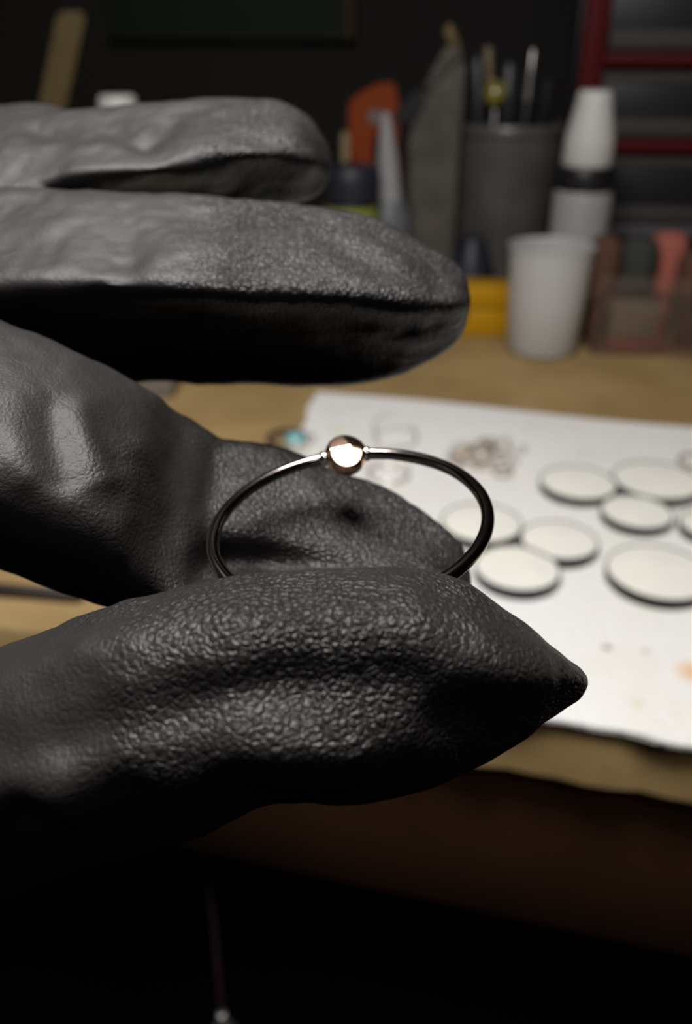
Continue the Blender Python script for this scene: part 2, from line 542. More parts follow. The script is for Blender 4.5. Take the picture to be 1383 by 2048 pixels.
# dropper bottle
Y = 525
cx_, _ = at_dist(1176, 300, Y)
t = thing('dropper_bottle', 'white bottle with black collar and tapered white cap before the red rack', 'bottle', (cx_, Y, 0))
z1, z2, z3, z4 = up(1176, 378, Y), up(1176, 330, Y), up(1176, 250, Y), up(1176, 180, Y)
obj('body', lathe([(0, 0), (15, 0), (16.3, 1.5), (16.6, z1 - 3), (15.6, z1), (0, z1)], 48), mat('translucent_white_plastic', (.36, .345, .34), .45), t)
obj('collar', lathe([(0, z1), (15.8, z1 + .01), (16.3, z1 + 1), (16.3, z2 - 1), (15.5, z2), (0, z2)], 48), MT['black_plastic'], t)
obj('cap', lathe([(0, z2), (13.6, z2 + .01), (14.2, z2 + 1), (13.4, z3 - 6), (11.6, z3 + 2), (9.8, z4 - 6), (8.9, z4 - 1), (8, z4), (0, z4)], 48), MT['white_plastic'], t)

# grey cup of tools
Y = 566
cx_, _ = at_dist(1014, 300, Y)
hz = up(1014, 245, Y)
tc_ = thing('tool_cup', 'smoky grey plastic cup full of hand tools against the dark wall', 'cup', (cx_, Y, 0))
obj('body', lathe([(0, 0), (25, 0), (26.5, 1.5), (29.5, hz * .5), (32, hz - 1), (31.8, hz), (30.6, hz), (28.2, hz * .5), (25.2, 3), (0, 3)], 64), MT['grey_cup'], tc_)
obj('rim', lathe([(31.9, hz - 6), (33.0, hz - 5), (33.0, hz - .2), (32.2, hz + .8), (30.8, hz + .6), (30.7, hz - .5), (31.9, hz - .6), (31.9, hz - 6)], 64), MT['grey_cup'], tc_)

def in_cup(name, label, bx_, by_, px, py, parts, cat='tool'):
    """a tool standing in the cup from (bx,by,4) towards the pixel's place above it"""
    t = thing(name, label, cat, (cx_ + bx_, Y + by_, 4))
    tx, tz = at_dist(px, py, Y)
    d = Vector((tx - cx_ - bx_, -by_ * .6, tz - 4))
    for pn, a, b, r0, r1, mm in parts:
        q = [d * (a + (b - a) * f) for f in (0, .05, .5, .95, 1)]
        obj(pn, tube(q, [r0 * .6, r0, (r0 + r1) / 2, r1, r1 * .55], 14), MT[mm], t)
    return t
in_cup('pliers', 'black handled pliers leaning left in the grey tool cup', -9, -6, 952, 110, (('jaws', 0, .35, 3.5, 4, 'steel'), ('handle', .35, 1, 4.6, 5.2, 'black_plastic')), 'pliers')
in_cup('tweezers', 'steel tweezers leaning right in the grey tool cup', 6, 0, 1066, 98, (('grip', 0, .8, 2.6, 3.2, 'black_plastic'), ('tip', .8, 1, 3.0, 1.6, 'steel')), 'tweezers')
in_cup('screwdriver', 'thick black handled screwdriver in the middle of the grey tool cup', 3, 6, 1020, 120, (('shaft', 0, .5, 2, 2, 'steel'), ('handle', .5, 1, 7, 6.2, 'black_plastic')), 'screwdriver')
in_cup('scriber', 'thin scriber with a steel cap in the back of the grey tool cup', -5, 12, 978, 92, (('shaft', 0, .86, 2.6, 2.6, 'bin'), ('cap', .86, 1, 3.4, 2.6, 'bronze')), 'scriber')
in_cup('brush', 'black bristled brush on the right of the grey tool cup', 14, 8, 1100, 150, (('handle', 0, .7, 3, 3.4, 'bin'), ('bristles', .7, 1, 5, 7, 'black_plastic')), 'brush')
t = in_cup('bead_pick', 'pick with a shiny yellow green bead on its end in the grey tool cup', -10, -16, 986, 205, (('shaft', 0, .97, 1.8, 1.8, 'steel'),), 'pick')
bxp, bzp = at_dist(986, 186, Y)
obj('bead', lathe([(0, -7), (4, -6), (6.6, -2), (6.8, 1), (5, 5), (2, 7), (0, 7.3)], 32), MT['lime_bead'], t, loc=(bxp - cx_ + 10, 10, bzp - 4))

# dark bluish pouch at the foot of the cup, yellow case
xb, zb = at_dist(962, 470, 535)
t = tag(obj('pouch', lathe([(0, 0), (15, 0), (17, 3), (15.5, zb * .5), (10, zb * .85), (6, zb), (0, zb + 1)], 36), MT['navy'], loc=(xb - 6, 527, 0)),
        'small dark navy pouch sitting behind the yellow case', 'pouch')
xa, _ = at_dist(905, 600, 512)
xc, _ = at_dist(1022, 600, 512)
t = thing('yellow_case', 'yellow plastic case lying beside the milky cup, partly behind the fingertip', 'case', ((xa + xc) / 2 - 6, 505, 0), ANG * .3)
zz = up(960, 568, 500)
obj('base', box(xc - xa + 12, 20, zz * .55, 2.0), MT['yellow'], t)
obj('lid', box(xc - xa + 12.6, 20.6, zz * .45, 2.0), MT['yellow'], t, loc=(0, 0, zz * .55))
obj('latch', box(8, 2.2, 7, .6), MT['black_plastic'], t, loc=(-8, -10.6, zz * .38))

# olive grey foil pouch leaning, with a brush poking out and a black clip
Y = 540
pts = [at_dist(*p, Y) for p in ((905, 480), (912, 330), (922, 210), (928, 120), (905, 78), (872, 120), (838, 200), (818, 265), (816, 400), (826, 480))]
x0 = at_dist(868, 400, Y)[0]
poly = [(x - x0, z) for x, z in pts]
poly = [(poly[0][0] + 1, 0.0)] + poly + [(poly[-1][0] + 1, 0.0)]
t = thing('foil_pouch', 'tall olive grey foil pouch folded to a point, standing left of the tool cup', 'pouch', (x0, Y, 0))
bm = prism(poly, 16, 3.0)
obj('body', bm, MT['pouch'], t)
pl = [at_dist(*p, Y - 10) for p in ((846, 172), (858, 178), (924, 108), (914, 98))]
obj('flap', prism([(x - x0, z) for x, z in pl], 3, .6), MT['bin_label'], t, loc=(0, -9.2, 0))
cl = [at_dist(*p, Y - 12) for p in ((786, 250), (792, 222), (836, 176), (850, 184), (842, 215), (824, 250))]
obj('clip', prism([(x - x0, z) for x, z in cl], 9, 1.2), MT['black_plastic'], t, loc=(0, -5, 0))
x1, z1 = at_dist(912, 100, Y + 14); x2, z2 = at_dist(898, 48, Y + 14)
t = thing('artist_brush', 'brown bristled brush sticking up behind the foil pouch', 'brush', (x1 + 9, Y + 16, 0))
obj('handle', tube([(0, 0, 0), (-2, -.5, 40), (-9, -2, z1)], [1.8, 2.2, 2.4], 12), MT['brown_edge'], t)
obj('bristles', tube([(-9, -2, z1), (-9.5, -2, z1 + 2), (x2 - x1 - 9, -2, z2 - 4), (x2 - x1 - 9.3, -2, z2)], [2.4, 3.4, 3.6, 1.6], 12), MT['olive_wood'], t)

# orange clamp
Y = 572
pts = [at_dist(*p, Y) for p in ((697, 420), (697, 206), (712, 190), (752, 168), (788, 163), (795, 200), (796, 262), (822, 420), (792, 420), (764, 270), (752, 262), (744, 300), (740, 420))]
x0 = at_dist(755, 300, Y)[0]
low = min(z for _, z in pts)
poly = [(x - x0, z if z > low + .5 else 0) for x, z in pts]
t = thing('spring_clamp', 'orange plastic spring clamp standing on its handles behind the glue bottle', 'clamp', (x0, Y, 0))
obj('jaw', prism(poly, 12, 1.4), MT['orange'], t)
bm = lathe([(0, -7), (4, -7), (4.4, -6.5), (4.4, 6.5), (4, 7), (0, 7)], 24)
bmesh.ops.rotate(bm, verts=bm.verts, matrix=Matrix.Rotation(math.pi / 2, 3, 'X'))
px_, pz_ = at_dist(748, 232, Y)
obj('pivot', bm, MT['steel'], t, loc=(px_ - x0, 0, pz_))

# glue bottle
Y = 522
cx_, _ = at_dist(778, 400, Y)
z1, z2 = up(778, 400, Y), up(768, 225, Y)
t = thing('glue_bottle', 'pale grey glue bottle with a long tapered nozzle before the orange clamp', 'bottle', (cx_, Y, 0))
obj('body', lathe([(0, 0), (12, 0), (13, 1), (13, z1 - 14), (11.5, z1 - 6), (8.2, z1), (0, z1)], 40), mat('bluish_grey_plastic', (.11, .115, .125), .5), t)
bm = lathe([(0, z1), (7.6, z1 + .01), (7.2, z1 + 4), (5.8, z1 + 22), (3.4, z2 - 6), (2.2, z2), (0, z2)], 36)
for v in bm.verts: v.co.x -= 3.0 * max(0, (v.co.z - z1) / (z2 - z1))
obj('nozzle', bm, mat('pale_grey_nozzle', (.27, .265, .27), .5), t)

# navy lidded jar with lime label, pale stick behind
Y = 505
cx_, _ = at_dist(702, 370, Y)
z1, z2 = up(700, 400, Y), up(700, 332, Y)
t = thing('paint_jar', 'jar with a dark navy lid and yellow green label just above the middle fingertip', 'jar', (cx_, Y, 0))
obj('body', lathe([(0, 0), (13.6, 0), (14.4, 1), (14.4, z1 - 2), (13.4, z1), (0, z1)], 40), MT['navy'], t)
obj('label', lathe([(14.45, z1 - 18), (14.75, z1 - 18), (14.75, z1 - 2.6), (14.45, z1 - 2.6), (14.45, z1 - 18)], 40), MT['lime'], t)
obj('lid', lathe([(0, z1), (15, z1 + .01), (15.6, z1 + 1), (15.6, z2 - 1), (14.8, z2), (0, z2)], 40), MT['navy'], t)
xs, zs = at_dist(690, 262, 545)
tag(obj('wooden_stick', prism([(-2.4, 0), (2.4, 0), (2.2, zs - 2), (.8, zs), (-.8, zs), (-2.2, zs - 2)], 3, .5), MT['pale_stick'], loc=(xs, 545, 0)),
    'thin pale wooden stick upright behind the navy lidded jar', 'stick')

# left: white capped bottle, wooden handle leaning on the wall, pale tub behind the fingers
Y = 520
cx_, _ = at_dist(234, 200, Y)
z2 = up(234, 190, Y)
t = thing('squeeze_bottle', 'bottle whose white cap just shows above the upper finger', 'bottle', (cx_, Y, 0))
obj('body', lathe([(0, 0), (15, 0), (16, 1.4), (16, z2 - 34), (12, z2 - 24), (8.6, z2 - 20), (0, z2 - 20)], 40), MT['navy'], t)
obj('cap', lathe([(0, z2 - 20), (10.4, z2 - 19.9), (10.8, z2 - 19), (10.0, z2 - 1.4), (8.8, z2), (0, z2)], 40), MT['white_plastic'], t)
Y = 610
xa, za = at_dist(82, 330, Y); xb, zb = at_dist(146, 22, Y)
sl = (xb - xa) / (zb - za)
t = thing('wooden_stick', 'broad olive wooden stick leaning up against the dark wall', 'stick', (xa - sl * za, Y, 0))
ww = 8.6
obj('shaft', prism([(-ww, 0), (ww, 0), (sl * (zb - 3) + ww, zb - 3), (sl * zb + ww * .8, zb), (sl * zb - ww * .8, zb), (sl * (zb - 3) - ww, zb - 3)], 8, 1.6), MT['olive_wood'], t)
xa, ya = on_bench(352, 800)
t = thing('pale_tub', 'pale grey tub mostly hidden behind the fingers at the left', 'tub', (xa - 24, ya + 24, 0))
obj('body', box(46, 46, 26, 3), MT['pale_block'], t)
obj('lid', box(48, 48, 5, 1.5), MT['white_plastic'], t, loc=(0, 0, 26))

# clear box of polishing bobs
bx_, by_ = at_dist(1182, 700, 463)[0], 463
t = thing('clear_box', 'clear plastic box holding coloured felt bobs at the right', 'box', (bx_, by_, 0), ANG * .4)
hb = 43
bm = bmesh.new()
W, D, T = 92, 42, 1.4
box(W, D, T, .3, bm, (W / 2, D / 2, 0)); box(W, T, hb - T - .1, .3, bm, (W / 2, T / 2, T + .05)); box(W, T, hb - T - .1, .3, bm, (W / 2, D - T / 2, T + .05))
box(T, D - 2 * T - .2, hb - T - .1, .3, bm, (T / 2, D / 2, T + .05)); box(T, D - 2 * T - .2, hb - T - .1, .3, bm, (W - T / 2, D / 2, T + .05))
obj('walls', bm, MT['clear'], t)
BOB = 'felt polishing bobs in the clear box'
def bob(px, ytop, Y, r, m, label):
    x, z = at_dist(px, ytop, Y)
    b = thing('felt_bob', label, 'bob', (x, Y, 1.6), 0, BOB)
    z -= 1.6
    obj('head', lathe([(0, z * .45), (r * .92, z * .45), (r, z * .52), (r, z - r * .7), (r * .86, z - r * .32), (r * .5, z - r * .07), (0, z)], 36), MT[m], b)
    obj('stem', lathe([(0, 0), (r * .5, 0), (r * .5, z * .45), (0, z * .45)], 20), MT[m], b)
bob(1215, 470, 476, 8.6, 'felt_brown', 'brown felt bob at the left end of the clear box')
bob(1283, 470, 482, 10.8, 'felt_green', 'dark grey green felt bob in the middle of the clear box')
bob(1343, 462, 493, 10.6, 'felt_salmon', 'salmon pink felt bob behind the grey green one')
bob(1398, 500, 480, 9.5, 'felt_brown', 'brown felt bob at the right end of the clear box, cut by the photo edge')
x, _ = at_dist(1268, 650, 468)
tag(obj('pale_block', box(26, 5, 20, 1.2), MT['pale_block'], loc=(x, 470, 8.6)), 'pale grey block leaning inside the clear box', 'block')
tag(obj('compound_bar', box(32, 8, 6.4, 1.2), MT['pink_bar'], loc=(x + 2, 468.6, 1.7)), 'reddish polishing bar lying in the bottom of the clear box', 'bar')

# red rack with black bins
Y = 606
px_, _ = at_dist(1184, 100, Y)
t = thing('storage_rack', 'red framed rack of black bins at the back right of the bench', 'rack', (px_, Y, 0), ANG * .5)
L_ = 170
for u in (0, L_):
    obj('post', box(14, 14, 300, 1.5), MT['red'], t, loc=(u, 0, 0))
    obj('rear_post', box(12, 14, 300, 1.5), MT['black_plastic'], t, loc=(u + 1, 60, 0))
zs = [up(1300, 452, Y), up(1300, 290, Y), up(1300, 118, Y)]
zs = [zs[0] - 2] + zs[1:] + [zs[2] + (zs[2] - zs[1]), zs[2] + 2 * (zs[2] - zs[1])]
for k, z in enumerate(zs):
    obj('shelf', box(L_ - 14.4, 66, 7, 1), MT['red'] if k else mat('grey_shelf', (.10, .09, .11), .6), t, loc=(L_ / 2, 31, z - 3.5))
for k in range(4):
    z0 = zs[k] + 3.6
    hgt = zs[k + 1] - 3.7 - z0
    for j in range(2):
        wdt = (L_ - 16) / 2 - 1
        u0 = 8 + (wdt + 1) * j + wdt / 2
        d_ = obj('bin', box(wdt, 56, hgt - 9, 1.2), MT['bin'], t, loc=(u0, 30, z0))
        obj('label_strip', box(wdt - 4, 1.4, 10, .3), MT['bin_label'], d_, loc=(0, -28.8, 2.2))
        obj('lip', box(wdt, 3, 5.5, .6), MT['bin_label'], d_, loc=(0, -25, hgt - 8.9))
k = None

# dark green board on the wall
bx1, _ = at_dist(160, 60, 700); bx2, _ = at_dist(684, 60, 700)
zz = up(420, 82, 690)
u_mid = (bx1 + bx2) / 2
tx = np.dot(np.array([u_mid, 0]), E)
pp = bench((u_mid - Nn[0] * 735) / E[0], 551)
t = thing('green_board', 'dark green board with a brown wooden edge hung on the dark wall', 'board', (pp[0], pp[1], zz), ANG)
Wb = (bx2 - bx1) * 1.06
obj('panel', box(Wb, 8, 240, 1), MT['green_board'], t)
obj('edge_strip', box(9, 11, 240, 1), MT['brown_edge'], t, loc=(Wb / 2 + 4.6, 0, 0))

# ------------------------------------------------------------------ the gloved hand (one continuous surface)
def catmull(P, n):
    """closed Catmull-Rom through P (k,2), n samples spread by chord length"""
    k = len(P)
    out = []
    for i in range(k):
        p0, p1, p2, p3 = P[(i - 1) % k], P[i], P[(i + 1) % k], P[(i + 2) % k]
        for q in np.linspace(0, 1, 10, endpoint=False):
            out.append(.5 * ((2 * p1) + (-p0 + p2) * q + (2 * p0 - 5 * p1 + 4 * p2 - p3) * q * q + (-p0 + 3 * p1 - 3 * p2 + p3) * q ** 3))
    out = np.array(out)
    d = np.r_[0, np.cumsum(np.linalg.norm(np.diff(np.r_[out, out[:1]], axis=0), axis=1))]
    s = np.linspace(0, d[-1], n, endpoint=False)
    o2 = np.r_[out, out[:1]]
    return np.c_[np.interp(s, d, o2[:, 0]), np.interp(s, d, o2[:, 1])]


def pchip(xs, ys, xq):
    xs, ys = np.asarray(xs, float), np.asarray(ys, float)
    h = np.diff(xs); dl = np.diff(ys) / h
    m = np.zeros_like(ys)
    m[0], m[-1] = dl[0], dl[-1]
    for i in range(1, len(xs) - 1):
        if dl[i - 1] * dl[i] > 0:
            w1, w2 = 2 * h[i] + h[i - 1], h[i] + 2 * h[i - 1]
            m[i] = (w1 + w2) / (w1 / dl[i - 1] + w2 / dl[i])
    i = np.clip(np.searchsorted(xs, xq) - 1, 0, len(xs) - 2)
    t = (xq - xs[i]) / h[i]
    return ((2 * t ** 3 - 3 * t ** 2 + 1) * ys[i] + (t ** 3 - 2 * t ** 2 + t) * h[i] * m[i]
            + (-2 * t ** 3 + 3 * t ** 2) * ys[i + 1] + (t ** 3 - t ** 2) * h[i] * m[i + 1])


# every station of a finger: x, top, bottom (sight angles, in 1/1750 rad), depth (mm) of top, of five front
# points at fractions of the height, of the bottom and of the back
VF = (.14, .32, .5, .68, .86)
def finger(stations, nseg=72, dense=60, vf=VF):
    A = np.array(stations, float)
    xq = np.unique(np.concatenate([np.linspace(A[i, 0], A[i + 1, 0], max(3, int(abs(A[i + 1, 0] - A[i, 0]) / 14)) + 1) for i in range(len(A) - 1)]))
    C = np.stack([pchip(A[:, 0], A[:, j], xq) for j in range(A.shape[1])], 1)
    V, rings = [], []
    for row in C:
        x, yt, yb, zt, f1, f2, f3, f4, f5, zb, zk = row
        ctrl = [(yt, zt)] + [(yt + v * (yb - yt), z) for v, z in zip(vf, (f1, f2, f3, f4, f5))] + [(yb, zb)]
        h = yb - yt
        ctrl += [(yb - .18 * h, zb + .72 * (zk - zb)), (yb - .5 * h, zk), (yt + .18 * h, zt + .72 * (zk - zt))]
        P = np.array([((y - CY) / F * z, z) for y, z in ctrl])
        R = catmull(P, nseg)
        X = (x - CX) / F * (.5 * (f3 + zk))
        rings.append((X, R))
    return rings


def loft(bm, rings):
    vs = [[bm.verts.new(Vector(c2w(X, y, z))) for y, z in R] for X, R in rings]
    n = len(vs[0])
    for a, b in zip(vs, vs[1:]):
        for k in range(n):
            bm.faces.new((a[k], a[(k + 1) % n], b[(k + 1) % n], b[k]))
    for r, fl in ((vs[0], True), (vs[-1], False)):
        c = bm.verts.new(sum((v.co for v in r), Vector()) / n)
        for k in range(n):
            f = (r[k], r[(k + 1) % n], c)
            bm.faces.new(f[::-1] if fl else f)


def d_(c, h):            # depth tuple of a plain oval: centre, half depth -> top, five front points, bottom, back
    return (c, c - .62 * h, c - .92 * h, c - h, c - .92 * h, c - .62 * h, c, c + h)


gb = bmesh.new()
#            x     top   bot    zt    f1    f2    f3    f4    f5    zb    zk
thumb = [(-1900,  640, 1240, *d_(86, 13)),
         (-1300, 1010, 1640, *d_(76, 12)),
         ( -700, 1370, 2060, *d_(64, 11)),
         ( -350, 1400, 1950, 58.5, 53.0, 49.5, 48.3, 47.8, 51.5, 57.5, 65),
         (    0, 1283, 1800, 54.0, 48.0, 45.6, 44.6, 44.0, 47.5, 53.5, 60),
         (  200, 1208, 1738, 52.0, 46.0, 44.2, 43.5, 42.9, 45.5, 51.5, 57),
         (  400, 1162, 1668, 51.0, 45.0, 43.2, 43.1, 42.2, 43.4, 50.0, 55.8),
         (  540, 1143, 1606, 50.6, 44.4, 42.9, 43.2, 42.0, 42.5, 49.0, 55.4),
         (  700, 1135, 1607, 50.6, 44.6, 42.9, 43.3, 42.5, 43.0, 49.4, 55.2),
         (  800, 1140, 1592, 50.8, 45.4, 43.3, 43.4, 43.4, 44.2, 49.8, 55.2),
         (  880, 1151, 1569, 51.0, 46.4, 44.2, 43.7, 44.8, 45.6, 50.2, 55.2),
         (  950, 1175, 1541, 51.2, 47.2, 45.2, 44.2, 45.8, 47.0, 50.4, 55.0),
         ( 1000, 1205, 1512, 51.4, 48.0, 46.0, 45.0, 46.6, 48.0, 50.6, 54.9),
         ( 1050, 1241, 1477, 51.6, 48.8, 47.0, 46.2, 47.6, 49.0, 50.9, 54.8),
         ( 1100, 1284, 1441, 51.8, 49.8, 48.4, 47.8, 48.8, 50.0, 51.3, 54.6),
         ( 1140, 1317, 1413, 52.0, 50.6, 49.6, 49.2, 49.8, 50.7, 51.7, 54.0),
         ( 1160, 1333, 1396, 52.1, 51.2, 50.5, 50.2, 50.5, 51.2, 51.9, 53.6),
         ( 1171, 1347, 1380, 52.2, 51.8, 51.5, 51.4, 51.5, 51.8, 52.1, 53.0),
         ( 1174, 1358, 1370, 52.3, 52.1, 52.1, 52.0, 52.1, 52.1, 52.3, 52.6)]
index = [(-1250,  330,  780, *d_(82, 10)),
         ( -700,  420,  890, *d_(74, 9.5)),
         ( -350,  520, 1000, *d_(68.5, 10)),
         (    0,  650, 1142, 68.5, 61.0, 57.6, 55.8, 56.4, 61.0, 68.0, 77),
         (  100,  692, 1180, 69.0, 61.5, 58.2, 56.4, 56.6, 61.0, 67.5, 77),
         (  200,  736, 1212, 70.0, 63.0, 59.6, 57.6, 57.6, 61.2, 67.0, 77),
         (  300,  790, 1236, 72.0, 66.0, 62.4, 59.8, 58.8, 61.0, 66.0, 78),
         (  370,  836, 1246, 76.5, 71.5, 68.6, 66.4, 63.4, 62.6, 66.0, 82),
         (  410,  864, 1250, 77.0, 73.0, 70.4, 68.0, 65.4, 63.0, 65.4, 82),
         (  435,  877, 1250, 77.6, 74.4, 71.8, 69.6, 70.0, 63.2, 65.0, 83),
         (  480,  879, 1252, 78.2, 75.2, 72.8, 70.6, 71.6, 62.6, 64.6, 83),
         (  530,  883, 1255, 78.6, 75.6, 73.4, 71.0, 71.8, 61.8, 64.2, 83),
         (  590,  901, 1257, 78.8, 76.0, 73.8, 71.4, 71.4, 61.0, 64.0, 83),
         (  660,  930, 1258, 78.8, 76.2, 74.0, 71.6, 70.4, 60.6, 64.0, 83),
         (  720,  956, 1258, 78.4, 76.0, 74.0, 71.6, 69.0, 60.6, 64.0, 82),
         (  790,  986, 1258, 77.8, 75.6, 73.8, 71.4, 67.6, 61.4, 64.6, 81),
         (  850, 1021, 1254, 77.2, 75.2, 73.4, 71.4, 68.6, 63.6, 66.0, 80),
         (  895, 1058, 1248, 76.4, 74.8, 73.4, 71.8, 69.8, 66.4, 68.0, 79),
         (  922, 1092, 1236, 75.8, 74.4, 73.2, 72.2, 70.8, 69.0, 70.0, 77.4),
         (  936, 1122, 1216, 75.0, 74.1, 73.4, 72.7, 72.0, 71.3, 71.8, 75.8),
         (  941, 1145, 1190, 74.4, 74.0, 73.6, 73.5, 73.3, 73.2, 73.4, 74.8)]
middle = [(-1150, 250,  720, *d_(92, 10)),
          ( -700, 330,  760, *d_(86, 9.5)),
          ( -300, 368,  780, 84.8, 79.3, 75.0, 73.3, 76.8, 81.8, 86.8, 94.8),
          (    0, 376,  790, 84.3, 79.4, 74.8, 72.8, 78.2, 84.2, 88.8, 94.3),
          (  150, 376,  782, 84.2, 79.4, 74.8, 72.6, 78.8, 84.8, 89.3, 94.3),
          (  300, 383,  768, 84.2, 79.4, 74.8, 72.4, 79.0, 85.0, 89.4, 94.3),
          (  450, 395,  768, 84.2, 79.4, 74.8, 72.4, 79.0, 85.0, 89.4, 94.3),
          (  600, 408,  775, 84.2, 79.6, 74.8, 72.6, 78.8, 84.8, 89.4, 94.1),
          (  700, 420,  770, 84.2, 79.8, 75.2, 73.0, 78.6, 84.4, 89.0, 93.8),
          (  760, 438,  762, 84.0, 80.0, 75.8, 73.6, 78.4, 83.8, 88.4, 93.3),
          (  820, 468,  747, 83.8, 80.4, 76.8, 74.6, 78.4, 83.0, 87.4, 92.3),
          (  860,  494,  726, 83.6, 80.8, 77.8, 75.6, 78.8, 82.4, 86.2, 91.2),
          (  895,  516,  702, 83.4, 81.2, 78.4, 76.6, 79.0, 82.0, 85.0, 90.2),
          (  918,  535,  678, 83.4, 81.6, 79.6, 78.2, 79.8, 82.0, 84.2, 88.6),
          (  930,  554,  650, 83.4, 82.2, 80.8, 80.0, 80.8, 82.2, 83.6, 86.8),
          (  936,  574,  622, 83.6, 83.1, 82.5, 82.2, 82.5, 83.1, 83.6, 84.8)]
ringf = [(-1150, 150,  400, *d_(104, 8.5)),
         ( -700, 195,  400, *d_(99, 8.5)),
         (    0,  234,  414, 99.0, 94.0, 90.6, 88.6, 87.2, 86.4, 95.0, 107),
         (  140,  222,  414, 98.8, 94.0, 90.4, 88.2, 86.6, 87.2, 97.0, 107),
         (  220,  212,  414, 98.6, 94.0, 90.2, 87.8, 85.8, 88.6, 95.0, 107),
         (  330,  201,  413, 98.6, 94.0, 90.2, 87.4, 85.8, 90.6, 95.6, 107),
         (  400,  197,  412, 98.6, 94.0, 90.0, 86.8, 86.8, 91.4, 95.8, 106.5),
         (  480,  197,  411, 98.4, 94.0, 89.8, 86.6, 88.8, 92.4, 96.2, 106),
         (  545,  204,  408, 98.2, 94.0, 89.8, 87.4, 90.2, 93.2, 96.6, 105),
         (  590,  216,  404, 98.0, 94.2, 90.4, 89.4, 91.4, 94.2, 97.0, 104),
         (  625, 238,  398, 97.8, 95.2, 92.4, 91.0, 92.8, 95.4, 98.0, 102.6),
         (  648, 266,  386, 97.6, 96.0, 94.2, 93.4, 94.4, 96.0, 97.6, 101),
         (  661, 295,  366, 97.6, 96.6, 95.8, 95.4, 95.8, 96.6, 97.4, 99.6),
         (  667, 318,  346, 97.6, 97.2, 97.0, 96.8, 97.0, 97.2, 97.4, 98.2)]
pinky = [(-1100, 110, 330, *d_(118, 7.5)),
         ( -700, 150, 330, *d_(115, 7.5)),
         ( -200, 205, 340, *d_(113, 7.5)),
         (    0, 212, 335, *d_(112, 7)),
         (   60, 206, 320, *d_(112, 6.5)),
         (  100, 210, 305, *d_(112, 5.5)),
         (  130, 222, 285, *d_(112, 4)),
         (  145, 238, 265, *d_(112, 1.6))]
thumb = [t if t[0] < -300 else t[:3] + tuple(55.4 - (55.4 - z) * .97 for z in t[3:]) for t in thumb]
for st in (thumb, index, middle, ringf, pinky):
    loft(gb, finger(st))
# palm, heel and wrist: leaning ovals further to the left
pal = []
for X, yc, zc, hl, ht, tilt in ((-62, -29, 90, 23, 8, .75), (-70, -29, 90, 30, 10.5, .75), (-84, -29, 89, 33, 12, .72), (-102, -27, 88, 33, 13, .7),
                                (-122, -25, 87, 30, 13.5, .65), (-140, -22, 86, 24, 13.5, .6), (-154, -20, 86, 21, 14.5, .6), (-175, -19, 86, 22.5, 16.5, .6),
                                (-204, -18, 86, 24.5, 19, .6), (-206, -18, 86, 26, 20.5, .6), (-209, -18, 86, 26, 20.5, .6), (-210.5, -18, 86, 24.5, 19, .6)):
    R = []
    for q in np.linspace(0, 2 * math.pi, 72, endpoint=False):
        a, b = hl * math.cos(q), ht * math.sin(q)
        R.append((yc - a * math.cos(tilt) - b * math.sin(tilt), zc + a * math.sin(tilt) - b * math.cos(tilt)))
    pal.append((X, np.array(R)))
loft(gb, pal)
bmesh.ops.recalc_face_normals(gb, faces=gb.faces)
me = bpy.data.meshes.new('glove_source')
gb.to_mesh(me); gb.free()
src = bpy.data.objects.new('glove_source', me)
COL.objects.link(src)
rm = src.modifiers.new('remesh', 'REMESH'); rm.mode = 'VOXEL'; rm.voxel_size = .34
sm = src.modifiers.new('smooth', 'SMOOTH'); sm.factor = .5; sm.iterations = 6
dg = bpy.context.evaluated_depsgraph_get()
gme = bpy.data.meshes.new_from_object(src.evaluated_get(dg))
bpy.data.objects.remove(src); bpy.data.meshes.remove(me)
gme.name = 'gloved_hand'

# sculpt: wrinkles, folds and the tool marks of the dipped rubber
nv = len(gme.vertices)
co = np.empty(nv * 3, np.float32); gme.vertices.foreach_get('co', co); co = co.reshape(-1, 3).astype(float)
no = np.empty(nv * 3, np.float32); gme.vertices.foreach_get('normal', no); no = no.reshape(-1, 3).astype(float)

_rs = np.random.RandomState(3)
_lat = _rs.rand(32, 32, 32)
def vnoise(P, scale, seed=0.0):
    q = P / scale + seed
    i = np.floor(q).astype(int); f = q - i
    f = f * f * f * (f * (f * 6 - 15) + 10)
    r = 0
    for a in (0, 1):
        for b in (0, 1):
            for c in (0, 1):
                wgt = (f[:, 0] if a else 1 - f[:, 0]) * (f[:, 1] if b else 1 - f[:, 1]) * (f[:, 2] if c else 1 - f[:, 2])
                r = r + wgt * _lat[(i[:, 0] + a) % 32, (i[:, 1] + b) % 32, (i[:, 2] + c) % 32]
    return r - .5

disp = .55 * vnoise(co, 6.0, 4.2) + .30 * vnoise(co, 2.6, 9.1) + .10 * vnoise(co, 1.1, 1.7)
# folds across the index finger and at the root of the thumb
s_, c_ = math.sin(PITCH), math.cos(PITCH)
Zc = co[:, 1] * c_ + (CAM_H - co[:, 2]) * s_
Yc = (CAM_H - co[:, 2]) * c_ - co[:, 1] * s_
Xc = co[:, 0]
def fold(p0, p1, wid, amp, depth):
    """a ridge (amp > 0) or groove along a segment on the surface near the given depth"""
    a = np.array([(p0[0] - CX) / F * depth, (p0[1] - CY) / F * depth]); b = np.array([(p1[0] - CX) / F * depth, (p1[1] - CY) / F * depth])
    ab = b - a
    t = np.clip(((Xc - a[0]) * ab[0] + (Yc - a[1]) * ab[1]) / (ab @ ab), 0, 1)
    dx, dy = Xc - a[0] - t * ab[0], Yc - a[1] - t * ab[1]
    env = np.exp(-((Zc - depth) / 5.0) ** 2)
    return amp * np.exp(-(dx * dx + dy * dy) / (wid * wid)) * env
disp += fold((10, 800), (30, 930), 1.5, .28, 57) + fold((115, 800), (185, 960), 1.0, .75, 57.5) + fold((195, 800), (240, 880), 1.0, .40, 58.5)
